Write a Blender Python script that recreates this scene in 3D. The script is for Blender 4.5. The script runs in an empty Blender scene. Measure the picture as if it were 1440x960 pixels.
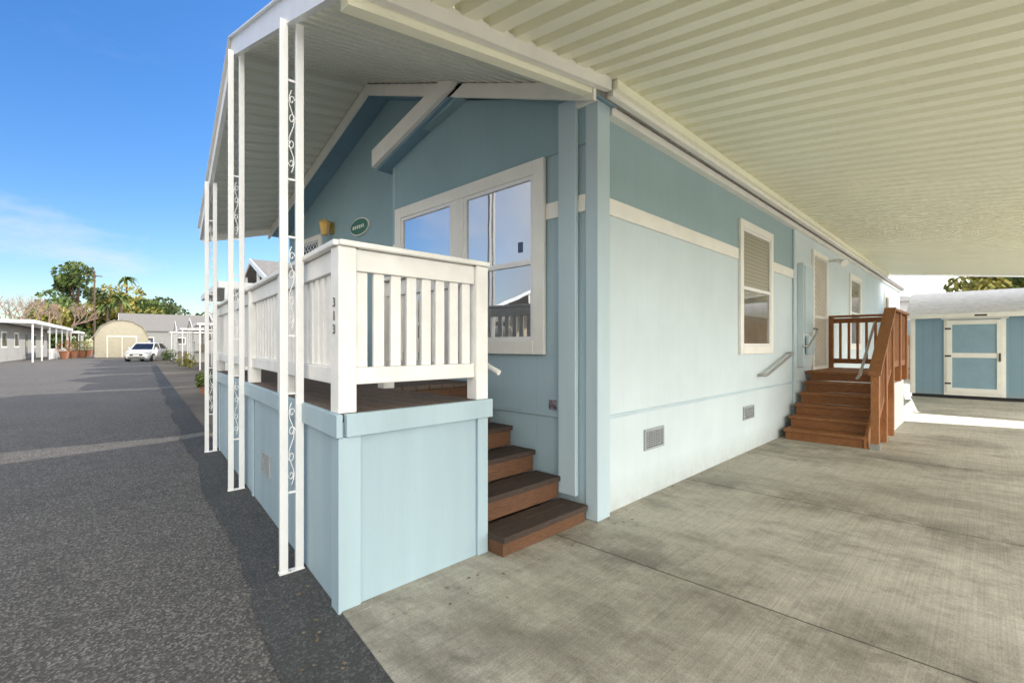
import bpy, math, random
from mathutils import Vector, Matrix
random.seed(7)
S=bpy.context.scene
COL=S.collection
# ------------------------------------------------------------------ helpers
def root(name):
    e=bpy.data.objects.new(name,None); e.empty_display_size=.2; COL.objects.link(e); return e
I=Matrix.Identity(4)
def street(p0=0,q0=0,flip=False):
    s=-1 if flip else 1
    a=math.atan(.143); P=Vector((math.cos(a),-math.sin(a),0)); Q=Vector((math.sin(a),math.cos(a),0))
    o=Vector((.823,0,0))+P*p0+Q*q0
    m=Matrix(((P.x*s,Q.x,0,o.x),(P.y*s,Q.y,0,o.y),(0,0,1,0),(0,0,0,1))); return m
def mesh(par,name,vs,fs,mat,M=I,bevel=0,smooth=False,recalc=True):
    me=bpy.data.meshes.new(name); me.from_pydata([M@Vector(v) for v in vs],[],fs)
    if recalc:
        import bmesh
        bm=bmesh.new(); bm.from_mesh(me); bmesh.ops.recalc_face_normals(bm,faces=bm.faces); bm.to_mesh(me); bm.free()
    ob=bpy.data.objects.new(name,me); COL.objects.link(ob)
    me.materials.append(mat)
    if par: ob.parent=par
    if bevel:
        b=ob.modifiers.new('b','BEVEL'); b.width=bevel; b.segments=2; b.limit_method='ANGLE'
    if smooth:
        for p in me.polygons: p.use_smooth=True
    return ob
BF=[(0,3,2,1),(4,5,6,7),(0,1,5,4),(1,2,6,5),(2,3,7,6),(3,0,4,7)]
def bv(x0,x1,y0,y1,z0,z1): return [(x0,y0,z0),(x1,y0,z0),(x1,y1,z0),(x0,y1,z0),(x0,y0,z1),(x1,y0,z1),(x1,y1,z1),(x0,y1,z1)]
def box(par,name,x0,x1,y0,y1,z0,z1,mat,M=I,bevel=0): return mesh(par,name,bv(x0,x1,y0,y1,z0,z1),BF,mat,M,bevel)
def boxes(par,name,lst,mat,M=I,bevel=0):
    vs=[];fs=[]
    for b in lst:
        n=len(vs); v=bv(*b) if not isinstance(b[0],tuple) else list(b); vs+=v; fs+=[tuple(i+n for i in f) for f in BF]
    return mesh(par,name,vs,fs,mat,M,bevel)
def beamv(p0,p1,w,h,up=(0,0,1)):
    p0=Vector(p0);p1=Vector(p1);d=(p1-p0).normalized();s=d.cross(Vector(up)).normalized()*w/2;u=Vector(up)*h/2 if abs(d.dot(Vector(up)))<.9 else Vector((0,0,h/2))
    if abs(d.dot(Vector(up)))>.9: s=Vector((w/2,0,0));u=Vector((0,h/2,0))
    return (tuple(p0-s-u),tuple(p0+s-u),tuple(p1+s-u),tuple(p1-s-u),tuple(p0-s+u),tuple(p0+s+u),tuple(p1+s+u),tuple(p1-s+u))
def beam(par,name,p0,p1,w,h,mat,M=I,bevel=0): return boxes(par,name,[beamv(p0,p1,w,h)],mat,M,bevel)
def extr(par,name,poly,axis,a0,a1,mat,M=I,bevel=0):
    n=len(poly);vs=[]
    for a in (a0,a1):
        for (p,q) in poly: vs.append({'x':(a,p,q),'y':(p,a,q),'z':(p,q,a)}[axis])
    fs=[tuple(range(n)),tuple(range(2*n-1,n-1,-1))]+[(i,(i+1)%n,n+(i+1)%n,n+i) for i in range(n)]
    return mesh(par,name,vs,fs,mat,M,bevel)
def tube(par,name,pts,r,mat,M=I,closed=False,res=4):
    cu=bpy.data.curves.new(name,'CURVE');cu.dimensions='3D';cu.bevel_depth=r;cu.bevel_resolution=res;cu.use_fill_caps=True
    for pl in (pts if isinstance(pts[0],list) else [pts]):
        sp=cu.splines.new('POLY');sp.points.add(len(pl)-1)
        for i,p in enumerate(pl):
            v=M@Vector(p);sp.points[i].co=(v.x,v.y,v.z,1)
    ob=bpy.data.objects.new(name,cu);COL.objects.link(ob);cu.materials.append(mat)
    if par: ob.parent=par
    return ob
def rings(par,name,path,radii,mat,n=8,M=I):
    vs=[];fs=[]
    for k,(p,r) in enumerate(zip(path,radii)):
        p=Vector(p)
        d=(Vector(path[min(k+1,len(path)-1)])-Vector(path[max(k-1,0)])).normalized()
        a=d.cross(Vector((0,0,1)))
        a=a.normalized() if a.length>.05 else Vector((1,0,0))
        b=d.cross(a).normalized()
        for i in range(n):
            t=2*math.pi*i/n; vs.append(tuple(p+a*r*math.cos(t)+b*r*math.sin(t)))
    for k in range(len(path)-1):
        for i in range(n): fs.append((k*n+i,k*n+(i+1)%n,(k+1)*n+(i+1)%n,(k+1)*n+i))
    fs.append(tuple(range(n)));fs.append(tuple(range((len(path)-1)*n,len(path)*n)))
    return vs,fs
def merged(par,name,parts,mat,M=I,smooth=False,recalc=True):
    vs=[];fs=[]
    for v,f in parts:
        n=len(vs);vs+=v;fs+=[tuple(i+n for i in q) for q in f]
    return mesh(par,name,vs,fs,mat,M,0,smooth,recalc)
# ------------------------------------------------------------------ materials
def nt(name):
    m=bpy.data.materials.new(name);m.use_nodes=True;t=m.node_tree;return m,t,t.nodes['Principled BSDF']
def N(t,typ,**k):
    n=t.nodes.new(typ)
    for a,b in k.items():
        if hasattr(n,a): setattr(n,a,b)
        else: n.inputs[a].default_value=b
    return n
def L(t,a,b): t.links.new(a,b)
def math_(t,op,a,b=None,clamp=False):
    n=t.nodes.new('ShaderNodeMath');n.operation=op;n.use_clamp=clamp
    for i,x in enumerate((a,b)):
        if x is None: continue
        if isinstance(x,(int,float)): n.inputs[i].default_value=x
        else: L(t,x,n.inputs[i])
    return n.outputs[0]
def noise(t,co,scale,detail=4,rough=.55,stretch=None):
    if stretch:
        mp=N(t,'ShaderNodeMapping');mp.inputs['Scale'].default_value=stretch;L(t,co,mp.inputs['Vector']);co=mp.outputs[0]
    n=N(t,'ShaderNodeTexNoise');n.inputs['Scale'].default_value=scale;n.inputs['Detail'].default_value=detail;n.inputs['Roughness'].default_value=rough
    L(t,co,n.inputs['Vector']);return n.outputs['Fac']
def ramp(t,fac,stops):
    r=N(t,'ShaderNodeValToRGB');e=r.color_ramp.elements
    while len(e)<len(stops): e.new(.5)
    for i,(p,c) in enumerate(stops):
        e[i].position=p;e[i].color=(c,c,c,1) if isinstance(c,(int,float)) else (*c,1)
    L(t,fac,r.inputs[0]);return r.outputs[0]
def mixc(t,fac,a,b,mode='MIX'):
    n=N(t,'ShaderNodeMix');n.data_type='RGBA';n.blend_type=mode
    for i,x in ((0,fac),(6,a),(7,b)):
        if isinstance(x,(int,float)): n.inputs[i].default_value=x
        elif isinstance(x,tuple): n.inputs[i].default_value=(*x,1)
        else: L(t,x,n.inputs[i])
    return n.outputs[2]
def sc(c,k): return tuple(min(1,x*k) for x in c)
def simple(name,base,rough=.6,var=.12,scale=4,bump=.15,bscale=60,metal=0,stretch=None,spec=.5,bd=.004):
    m,t,b=nt(name);co=N(t,'ShaderNodeTexCoord').outputs['Object']
    f=noise(t,co,scale,3,.6,stretch)
    c=ramp(t,f,[(.3,sc(base,1-var)),(.7,sc(base,1+var*.6))]);L(t,c,b.inputs['Base Color'])
    b.inputs['Roughness'].default_value=rough;b.inputs['Metallic'].default_value=metal;b.inputs['Specular IOR Level'].default_value=spec
    if bump:
        bn=N(t,'ShaderNodeBump');bn.inputs['Strength'].default_value=bump;bn.inputs['Distance'].default_value=bd
        L(t,noise(t,co,bscale,3,.6,stretch),bn.inputs['Height']);L(t,bn.outputs[0],b.inputs['Normal'])
    return m
def siding(name,base,axis=0,period=.203,width=.010,gk=.10):
    m,t,b=nt(name);co=N(t,'ShaderNodeTexCoord').outputs['Object']
    sp=N(t,'ShaderNodeSeparateXYZ');L(t,co,sp.inputs[0])
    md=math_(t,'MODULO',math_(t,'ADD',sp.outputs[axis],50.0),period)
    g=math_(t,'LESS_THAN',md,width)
    f=noise(t,co,1.3,3,.6)
    dirt=noise(t,co,6,5,.7,(1,1,.25))
    c=ramp(t,f,[(.3,sc(base,.94)),(.7,sc(base,1.03))])
    c=mixc(t,math_(t,'MULTIPLY',dirt,.16),c,sc(base,.75))
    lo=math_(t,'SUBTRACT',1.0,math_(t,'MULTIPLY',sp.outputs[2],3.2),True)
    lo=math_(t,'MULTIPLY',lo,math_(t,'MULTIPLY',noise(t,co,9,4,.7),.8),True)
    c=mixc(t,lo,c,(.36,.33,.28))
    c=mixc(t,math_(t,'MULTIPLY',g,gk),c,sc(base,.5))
    L(t,c,b.inputs['Base Color']);b.inputs['Roughness'].default_value=.55;b.inputs['Specular IOR Level'].default_value=.3
    gr=noise(t,co,70,3,.65,(1,1,.07))
    h=math_(t,'SUBTRACT',math_(t,'MULTIPLY',gr,.5),math_(t,'MULTIPLY',g,.6))
    bn=N(t,'ShaderNodeBump');bn.inputs['Strength'].default_value=.5;bn.inputs['Distance'].default_value=.005
    L(t,h,bn.inputs['Height']);L(t,bn.outputs[0],b.inputs['Normal']);return m
def wood(name,base,stretch,dark=.45,rough=.6):
    m,t,b=nt(name);co=N(t,'ShaderNodeTexCoord').outputs['Object']
    g=noise(t,co,14,5,.7,stretch);l=noise(t,co,2.5,3,.6)
    c=ramp(t,g,[(.3,sc(base,dark)),(.5,base),(.72,sc(base,1.7))])
    c=mixc(t,math_(t,'MULTIPLY',l,.6),c,sc(base,.4))
    L(t,c,b.inputs['Base Color']);b.inputs['Roughness'].default_value=rough
    bn=N(t,'ShaderNodeBump');bn.inputs['Strength'].default_value=.6;bn.inputs['Distance'].default_value=.004
    L(t,g,bn.inputs['Height']);L(t,bn.outputs[0],b.inputs['Normal']);return m
LB=(.64,.735,.765); TE=(.33,.455,.485)
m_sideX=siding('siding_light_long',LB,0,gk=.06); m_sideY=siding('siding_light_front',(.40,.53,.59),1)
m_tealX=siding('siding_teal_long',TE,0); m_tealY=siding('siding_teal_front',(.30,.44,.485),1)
m_blue=simple('light_blue_trim_paint',(.50,.62,.67),.5,.08,3,.3,70,stretch=(1,1,.1))
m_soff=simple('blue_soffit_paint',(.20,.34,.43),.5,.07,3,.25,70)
m_skirt=simple('deck_skirt_paint',(.355,.475,.53),.55,.12,2,.6,60,stretch=(1,1,.1))
m_skirtT=simple('deck_trim_paint',(.385,.51,.565),.5,.12,3,.5,60,stretch=(1,1,.1))
m_white=simple('white_trim_paint',(.88,.86,.79),.45,.06,3,.12,40)
m_rail=simple('railing_white_paint',(.84,.83,.79),.5,.09,5,.35,50)
m_metalw=simple('white_painted_metal',(.86,.86,.84),.32,.05,5,.06,40)
def corr(name,base):
    m,t,b=nt(name);co=N(t,'ShaderNodeTexCoord').outputs['Object']
    f=noise(t,co,.9,3,.6);s=noise(t,co,18,4,.75)
    c=ramp(t,f,[(.3,sc(base,.94)),(.7,base)]);c=mixc(t,ramp(t,s,[(.60,0.),(.8,.35)]),c,(.55,.48,.33))
    L(t,c,b.inputs['Base Color']);b.inputs['Roughness'].default_value=.45
    return m
m_corr=corr('carport_metal_cream',(.96,.94,.74)); m_corr2=corr('canopy_metal_cream',(.76,.77,.68))
m_stepr=wood('stair_wood_riser',(.145,.064,.027),(1,12,12)); m_stept=wood('stair_wood_tread',(.058,.037,.026),(1,12,12),rough=.75)
m_stainY=wood('redwood_stain_y',(.31,.125,.04),(12,1,12)); m_stainZ=wood('redwood_stain_z',(.38,.155,.05),(12,12,1))
m_deck=wood('weathered_deck_board',(.16,.115,.088),(12,1,12),rough=.8)
m_vent=simple('vent_grey_metal',(.36,.39,.40),.5,.1,10,0)
m_dark=simple('dark_void',(.02,.02,.022),.6,.1,4,0)
m_joint=simple('joint_grime',(.10,.09,.075),.9,.4,6,0)
m_numb=simple('number_grey',(.14,.14,.14),.6,.1,4,0)
m_grey=simple('galvanised_metal',(.45,.45,.44),.35,.15,10,0,metal=.7)
m_shing=simple('roof_shingle',(.22,.21,.20),.9,.3,12,.6,40)
m_white2=simple('neighbour_wall_white',(.66,.64,.59),.6,.08,2,.1,30)
m_tan=simple('neighbour_wall_tan',(.46,.39,.29),.6,.1,2,.1,30)
m_gwall=simple('neighbour_wall_grey',(.30,.30,.29),.6,.1,2,.1,30)
m_bark=simple('bark',(.12,.085,.06),.9,.3,6,.5,20)
m_brass=simple('brass_lamp',(.55,.36,.10),.3,.1,10,0,metal=.8)
def glass(name,tint=(.035,.04,.045),g=.62):
    m,t,b=nt(name);gl=N(t,'ShaderNodeBsdfGlossy');gl.inputs['Roughness'].default_value=.01;gl.inputs['Color'].default_value=(.95,.97,1,1)
    co=N(t,'ShaderNodeTexCoord').outputs['Object'];f=noise(t,co,2,2)
    bn=N(t,'ShaderNodeBump');bn.inputs['Strength'].default_value=.08;bn.inputs['Distance'].default_value=.01;L(t,f,bn.inputs['Height']);L(t,bn.outputs[0],gl.inputs['Normal'])
    c=ramp(t,noise(t,co,3,2),[(.3,sc(tint,.7)),(.7,sc(tint,1.3))]);L(t,c,b.inputs['Base Color']);b.inputs['Roughness'].default_value=.3
    mx=N(t,'ShaderNodeMixShader');fr=N(t,'ShaderNodeLayerWeight');fr.inputs['Blend'].default_value=.25
    L(t,math_(t,'ADD',math_(t,'MULTIPLY',fr.outputs['Facing'],.4),g,True),mx.inputs[0])
    L(t,b.outputs[0],mx.inputs[1]);L(t,gl.outputs[0],mx.inputs[2]);L(t,mx.outputs[0],t.nodes['Material Output'].inputs[0]);return m
m_glass=glass('window_glass',(.16,.17,.18),g=.48); m_glassL=glass('window_glass_lower',(.05,.055,.06),g=.42)
m_glass2=glass('far_window_glass',(.03,.035,.04),.2); m_glass3=glass('side_window_glass',(.16,.14,.10),.15)
def blinds():
    m,t,b=nt('window_blind');co=N(t,'ShaderNodeTexCoord').outputs['Object'];sp=N(t,'ShaderNodeSeparateXYZ');L(t,co,sp.inputs[0])
    s=math_(t,'DIVIDE',math_(t,'MODULO',sp.outputs[2],.05),.05)
    c=ramp(t,s,[(0.,(.16,.14,.10)),(.25,(.36,.33,.26)),(1.,(.28,.255,.20))]);L(t,c,b.inputs['Base Color']);b.inputs['Roughness'].default_value=.12;b.inputs['Specular IOR Level'].default_value=.9
    return m
m_blind=blinds()
def concrete():
    m,t,b=nt('concrete_slab');co=N(t,'ShaderNodeTexCoord').outputs['Object']
    a=noise(t,co,.42,8,.66,(1,.6,1));c2=noise(t,co,.95,8,.74,(1.2,.5,1));f=noise(t,co,110,3,.75);m2=noise(t,co,14,5,.8);br=noise(t,co,20,3,.6,(.06,6,1))
    c=ramp(t,a,[(.30,(.26,.24,.19)),(.44,(.38,.355,.29)),(.58,(.46,.435,.365)),(.75,(.55,.525,.455))])
    st=ramp(t,c2,[(.36,.75),(.52,0.)])
    c=mixc(t,st,c,(.17,.155,.12))
    st2=ramp(t,noise(t,co,5.5,6,.8),[(.32,.6),(.46,0.)]);c=mixc(t,math_(t,'MULTIPLY',st2,.6),c,(.14,.125,.10))
    sp=N(t,'ShaderNodeSeparateXYZ');L(t,co,sp.inputs[0])
    g=None
    for xc in (1.35,2.72,4.78,7.3):
        d=math_(t,'ABSOLUTE',math_(t,'SUBTRACT',sp.outputs[0],xc));w=math_(t,'SUBTRACT',1.0,math_(t,'MULTIPLY',d,1.7),True)
        g=w if g is None else math_(t,'MAXIMUM',g,w)
    g=math_(t,'MULTIPLY',math_(t,'MULTIPLY',g,ramp(t,noise(t,co,1.7,7,.75),[(.40,0.),(.58,1.)])),.85,True)
    c=mixc(t,g,c,(.15,.135,.105))
    c=mixc(t,.5,c,ramp(t,f,[(.3,.25),(.7,.75)]),'OVERLAY')
    c=mixc(t,.4,c,ramp(t,m2,[(.3,.3),(.7,.7)]),'OVERLAY')
    c=mixc(t,.35,c,ramp(t,br,[(.35,.35),(.65,.65)]),'OVERLAY')
    L(t,c,b.inputs['Base Color']);L(t,ramp(t,a,[(.3,.5),(.7,.8)]),b.inputs['Roughness'])
    h=math_(t,'ADD',math_(t,'MULTIPLY',f,.6),math_(t,'MULTIPLY',br,.5))
    bn=N(t,'ShaderNodeBump');bn.inputs['Strength'].default_value=.5;bn.inputs['Distance'].default_value=.004;L(t,h,bn.inputs['Height']);L(t,bn.outputs[0],b.inputs['Normal']);return m
def asphalt(name,base,ag=.5,hi=3.6):
    m,t,b=nt(name);co=N(t,'ShaderNodeTexCoord').outputs['Object']
    a=noise(t,co,.35,6,.6);v=N(t,'ShaderNodeTexVoronoi');v.inputs['Scale'].default_value=95;L(t,co,v.inputs['Vector'])
    f=noise(t,co,260,2,.7);a2=noise(t,co,3.5,5,.7)
    c=ramp(t,a,[(.3,sc(base,.72)),(.7,sc(base,1.3))])
    sp=ramp(t,v.outputs['Color'],[(.25,sc(base,.3)),(.6,base),(.95,sc(base,hi))])
    c=mixc(t,ag,c,sp)
    c=mixc(t,ramp(t,a2,[(.5,0.),(.75,.5)]),c,sc(base,.5))
    L(t,c,b.inputs['Base Color']);b.inputs['Roughness'].default_value=.85
    bn=N(t,'ShaderNodeBump');bn.inputs['Strength'].default_value=.8;bn.inputs['Distance'].default_value=.007
    L(t,math_(t,'ADD',v.outputs['Distance'],f),bn.inputs['Height']);L(t,bn.outputs[0],b.inputs['Normal']);return m
m_conc=concrete();m_asph=asphalt('asphalt',(.12,.112,.10),.6);m_gut=asphalt('asphalt_patch',(.066,.068,.066),.4)
m_bounce=simple('bounce_concrete',(.74,.72,.65),.8,.1,1.5,.2,60)  # extra pale so the added out-of-view pavement reflects more sun
m_ground=simple('dry_ground',(.16,.14,.11),.95,.3,.5,.4,10)
def leaf(name,a,b_):
    m,t,b=nt(name);co=N(t,'ShaderNodeTexCoord').outputs['Object']
    L(t,ramp(t,noise(t,co,1.3,3,.7),[(.35,a),(.65,b_)]),b.inputs['Base Color']);b.inputs['Roughness'].default_value=.6;return m
m_leaf=leaf('foliage_green',(.05,.09,.02),(.15,.21,.05));m_leaf2=leaf('foliage_yellow_green',(.14,.16,.03),(.38,.32,.07));m_dleaf=leaf('foliage_dark',(.035,.06,.02),(.09,.12,.035))
m_twig=simple('bare_twigs',(.34,.24,.19),.9,.2,3,0)
# ------------------------------------------------------------------ ground
g=mesh(None,'ground',[(-500,-500,0),(500,-500,0),(500,500,0),(-500,500,0)],[(0,1,2,3)],m_ground)
mesh(None,'asphalt_road',[(-11.5,-60,.004),(.02,-60,.004),(.02,150,.004),(-11.5,150,.004)],[(0,1,2,3)],m_asph,street())
mesh(None,'asphalt_plaza_pavement',[(-40,64,.0085),(3,64,.0085),(3,130,.0085),(-40,130,.0085)],[(0,1,2,3)],m_asph,street())
W=street()
vs=[];fs=[]
q=-8;i=0
while q<40:
    vs+=[(-.33+.03*math.sin(q*2.1)+random.uniform(-.015,.015),q,.012),(.0,q,.03)]
    if i: fs.append((2*i-2,2*i-1,2*i+1,2*i))
    i+=1;q+=.22
mesh(None,'asphalt_gutter_strip',vs,fs,m_gut,W)
# small litter of dry leaves and grit in the gutter and along the driveway edge
vs=[];fs=[]
for i in range(420):
    if i<300: v=W@Vector((random.gauss(-.12,.13),random.uniform(-1,12),.034))
    else: v=Vector((random.uniform(1.3,7.5),2.17-abs(random.gauss(0,.12)),.040))
    s=random.uniform(.003,.010);a=random.uniform(0,6.28);k=len(vs)
    for j in range(4): vs.append((v.x+s*math.cos(a+j*1.57)*(1.6 if j%2 else 1),v.y+s*math.sin(a+j*1.57)*(1.6 if j%2 else 1),v.z+random.uniform(0,.005)))
    fs.append((k,k+1,k+2,k+3))
mesh(None,'leaf_litter',vs,fs,simple('dry_leaf_litter',(.24,.17,.09),.9,.5,30,0),recalc=False)
dr=root('concrete_driveway')
def sx(y): return .823+.143*y
cuts=[2.72,4.78,7.3,9.9,12.5,15.2,18.5]
YS=-2.5
for k,c in enumerate(cuts):
    y0,y1=YS,2.30;gp=.006
    if k==0: poly=[(sx(y0),y0),(c-gp,y0),(c-gp,2.42),(sx(2.42),2.42)]
    else:
        p=cuts[k-1];poly=[(p+gp,y0),(c-gp,y0),(c-gp,y1),(p+gp,y1)]
    extr(dr,'slab_%d'%k,poly,'z',.012,.036,m_conc,bevel=.004)
boxes(dr,'joint_filler',[(c-.0055,c+.0055,YS,2.2,.01,.0335) for c in cuts],m_joint)
extr(dr,'slab_far',[(18.51,YS),(60,YS),(60,2.3),(18.51,2.3)],'z',.004,.03,m_conc)
extr(None,'bounce_pavement',[(sx(-40),-40),(60,-40),(60,YS-.02),(sx(YS),YS-.02)],'z',.004,.032,m_bounce)  # added out of view to bounce sunlight up under the carport roof
# ------------------------------------------------------------------ main house
H=root('blue_mobile_home')
HY0,HY1,XF,XR,XE=2.2,8.66,3.14,3.30,21.6
zr=lambda y:(3.32+.372*(y-2.2)) if y<5.43 else (3.32+.372*(8.66-y))
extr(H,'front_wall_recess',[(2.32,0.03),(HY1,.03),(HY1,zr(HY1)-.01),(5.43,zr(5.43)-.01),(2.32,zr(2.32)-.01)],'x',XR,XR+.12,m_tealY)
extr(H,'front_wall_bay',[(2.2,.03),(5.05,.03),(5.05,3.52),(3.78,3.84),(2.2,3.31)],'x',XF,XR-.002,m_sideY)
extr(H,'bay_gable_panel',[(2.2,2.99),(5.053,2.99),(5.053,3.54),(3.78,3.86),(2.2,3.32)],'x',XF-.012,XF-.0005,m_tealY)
box(H,'side_wall_lower',XR,8.6,2.2,2.3,.03,2.5,m_sideX)
box(H,'side_wall_upper',XR,8.6,2.2,2.3,2.5,3.31,m_tealX)
box(H,'side_wall_rear',8.6,XE,2.18,2.3,.03,3.31,m_sideX)
box(H,'side_wall_far',XF+.3,XE,HY1-.1,HY1-.002,.03,3.31,m_sideX)
extr(H,'rear_wall',[(HY0+.1,0.03),(HY1-.1,.03),(HY1-.1,3.3),(5.43,4.5),(HY0+.1,3.3)],'x',XE-.1,XE-.002,m_sideX)
for nm,ya,yb in (('roof_near',2.08,5.43),('roof_far',8.78,5.43)):
    za=zr(2.2)-.045;zb=zr(5.43)
    extr(H,nm,[(ya,za),(yb,zb),(yb,zb+.12),(ya,za+.12)],'x',3.02,21.8,m_shing)
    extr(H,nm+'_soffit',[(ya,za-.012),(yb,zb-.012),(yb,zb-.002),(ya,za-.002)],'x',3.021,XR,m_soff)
    extr(H,nm+'_rake',[(ya,za-.06),(yb,zb-.06),(yb,zb+.07),(ya,za+.07)],'x',2.985,3.018,m_white)
extr(H,'bay_rake',[(3.72,3.90),(5.2,3.50),(5.2,3.70),(3.5,4.12)],'x',2.93,2.984,m_white)
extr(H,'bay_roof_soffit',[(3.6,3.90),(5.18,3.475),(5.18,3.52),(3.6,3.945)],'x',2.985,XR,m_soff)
extr(H,'bay_roof_cheek',[(3.7,3.83),(4.3,3.71),(4.3,4.0),(3.7,3.87)],'x',3.03,3.29,m_tealY)
box(H,'corner_filler',XF-.05,XF+.16,2.14,2.33,3.28,3.42,m_white)
def trimF(nm,y0,y1,z0,z1,m,p=.022,x=XF): box(H,nm,x-p,x-.0005,y0,y1,z0,z1,m,bevel=.004)
def trimS(nm,x0,x1,z0,z1,m,p=.022,y=2.2): box(H,nm,x0,x1,y-p,y-.0005,z0,z1,m,bevel=.004)
box(H,'corner_column',XF-.016,XF+.155,2.14,2.255,.037,3.28,m_blue,bevel=.006)
box(H,'front_trim_board',XF-.055,XF-.0125,2.325,2.50,.2,3.36,m_blue,bevel=.006)
trimF('band_front_a',2.256,2.324,2.455,2.59,m_white);trimF('band_front_b',2.501,2.664,2.455,2.59,m_white);trimF('band_front_c',4.97,5.05,2.455,2.59,m_white)
trimS('band_side',XF+.157,6.20,2.455,2.59,m_white);trimS('band_side_b',7.57,8.6,2.455,2.59,m_white)
trimF('skirt_batten',2.51,5.05,.80,.84,m_skirtT,.014);trimS('skirt_batten_side',XF+.157,8.58,.80,.83,m_blue,.014)
trimF('bay_edge_trim',4.99,5.05,.84,3.5,m_skirtT,.02)
trimS('wall_step_trim',8.56,8.62,.037,3.3,m_blue,.03)
box(H,'skirt_batten_rear',8.7,XE,2.168,2.1795,.8,.83,m_blue)
box(H,'eave_flashing',XF+.16,XE,2.12,2.199,3.225,3.30,m_white)
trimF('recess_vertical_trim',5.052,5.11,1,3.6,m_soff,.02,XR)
def window(par,pre,axis,pl,a0,a1,z0,z1,tw,sgn=-1,splits=(),rails=(),gm=None,frame=m_white,lower=None):
    gm=gm or m_glass
    def B(nm,b0,b1,zz0,zz1,d0,d1,m,bev=0):
        lo,hi=sorted((pl+sgn*d0,pl+sgn*d1))
        if axis=='x': return box(par,pre+nm,lo,hi,b0,b1,zz0,zz1,m,bevel=bev)
        return box(par,pre+nm,b0,b1,lo,hi,zz0,zz1,m,bevel=bev)
    B('_trim_left',a0,a0+tw,z0,z1,.0005,.035,frame,.004);B('_trim_right',a1-tw,a1,z0,z1,.0005,.035,frame,.004)
    B('_trim_top',a0+tw+.0005,a1-tw-.0005,z1-tw,z1,.0005,.035,frame,.004);B('_trim_bottom',a0+tw+.0005,a1-tw-.0005,z0,z0+tw,.0005,.038,frame,.004)
    if lower:
        B('_glass_top',a0+tw,a1-tw,rails[0],z1-tw,.001,.008,gm);B('_glass_bottom',a0+tw,a1-tw,z0+tw,rails[0]-.001,.001,.007,lower)
    else: B('_glass',a0+tw,a1-tw,z0+tw,z1-tw,.001,.008,gm)
    i0,i1,j0,j1=a0+tw,a1-tw,z0+tw,z1-tw;s=.035
    for k,(c,w) in enumerate(splits): B('_mullion_%d'%k,c-w/2,c+w/2,j0+.0005,j1-.0005,.0085,.034,frame,.003)
    edges=[i0]+[x for c,w in splits for x in (c-w/2,c+w/2)]+[i1]
    for k in range(0,len(edges),2):
        l,r=edges[k]+.0006,edges[k+1]-.0006
        B('_sash_l%d'%k,l,l+s,j0+.001,j1-.001,.0085,.024,m_metalw);B('_sash_r%d'%k,r-s,r,j0+.001,j1-.001,.0085,.024,m_metalw)
        B('_sash_t%d'%k,l+s+.0005,r-s-.0005,j1-s,j1-.001,.0085,.024,m_metalw);B('_sash_b%d'%k,l+s+.0005,r-s-.0005,j0+.001,j0+s,.0085,.024,m_metalw)
        for n,zz in enumerate(rails): B('_rail_%d_%d'%(k,n),l+s+.0005,r-s-.0005,zz-.022,zz+.022,.0085,.028,m_metalw)
window(H,'front_window','x',XF-.012,2.665,4.965,1.32,2.985,.12,splits=((3.81,.19),),rails=(2.12,),lower=m_glassL)
window(H,'side_window','y',2.2,6.24,7.52,1.285,2.97,.10,rails=(2.12,),gm=m_blind,lower=m_glass3)
window(H,'side_window_rear','y',2.18,12.85,14.2,1.3,2.98,.10,rails=(2.12,),gm=m_blind,lower=m_glass3)
window(H,'side_window_end','y',2.18,17.9,18.9,1.9,2.95,.08,gm=m_glass3)
def lattice(par,nm,axis,pl,a0,a1,z0,z1,m,step=.075,w=.012,d=.008):
    lst=[]
    def seg(c,s):
        cand=[]
        for a in (a0,a1):
            z=s*a+c
            if z0-1e-6<=z<=z1+1e-6: cand.append((a,z))
        for z in (z0,z1):
            a=(z-c)/s
            if a0+1e-6<a<a1-1e-6: cand.append((a,z))
        if len(cand)>=2:
            p,q=cand[0],cand[-1]
            if abs(p[0]-q[0])>.01: return p,q
    for s in (1,-1):
        c=z0-max(s*a0,s*a1)
        while c<z1-min(s*a0,s*a1):
            r=seg(c,s)
            if r:
                (a,z),(b,y)=r;o=w*.7
                dd=d*(1 if s>0 else 1.6)
                if axis=='x': v=[(pl-dd,a-o,z),(pl-dd,a+o,z),(pl-dd,b+o,y),(pl-dd,b-o,y)]
                else: v=[(a-o,pl-dd,z),(a+o,pl-dd,z),(b+o,pl-dd,y),(b-o,pl-dd,y)]
                lst.append((v,[(0,1,2,3)]))
            c+=step
    return merged(par,nm,lst,m)
window(H,'front_door','x',XR,7.35,8.32,1.07,3.12,.08,gm=m_dark,rails=(2.1,))
lattice(H,'front_door_screen','x',XR-.016,7.43,8.24,1.15,3.04,m_metalw,.11,.016)
window(H,'side_door','y',2.18,9.65,10.75,.93,3.06,.09,gm=simple('door_tan',(.50,.44,.33),.6),rails=(1.9,))
lattice(H,'side_door_screen','y',2.18-.016,9.74,10.66,1.02,2.97,m_white,.10,.014)
box(H,'electric_panel',8.78,9.32,2.09,2.179,1.05,2.72,m_sideX,bevel=.006);box(H,'electric_panel_door',8.82,9.28,2.075,2.0895,1.6,2.68,m_blue,bevel=.005)
box(H,'electric_meter_box',8.85,9.2,2.03,2.0745,1.25,1.55,m_blue,bevel=.006)
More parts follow.
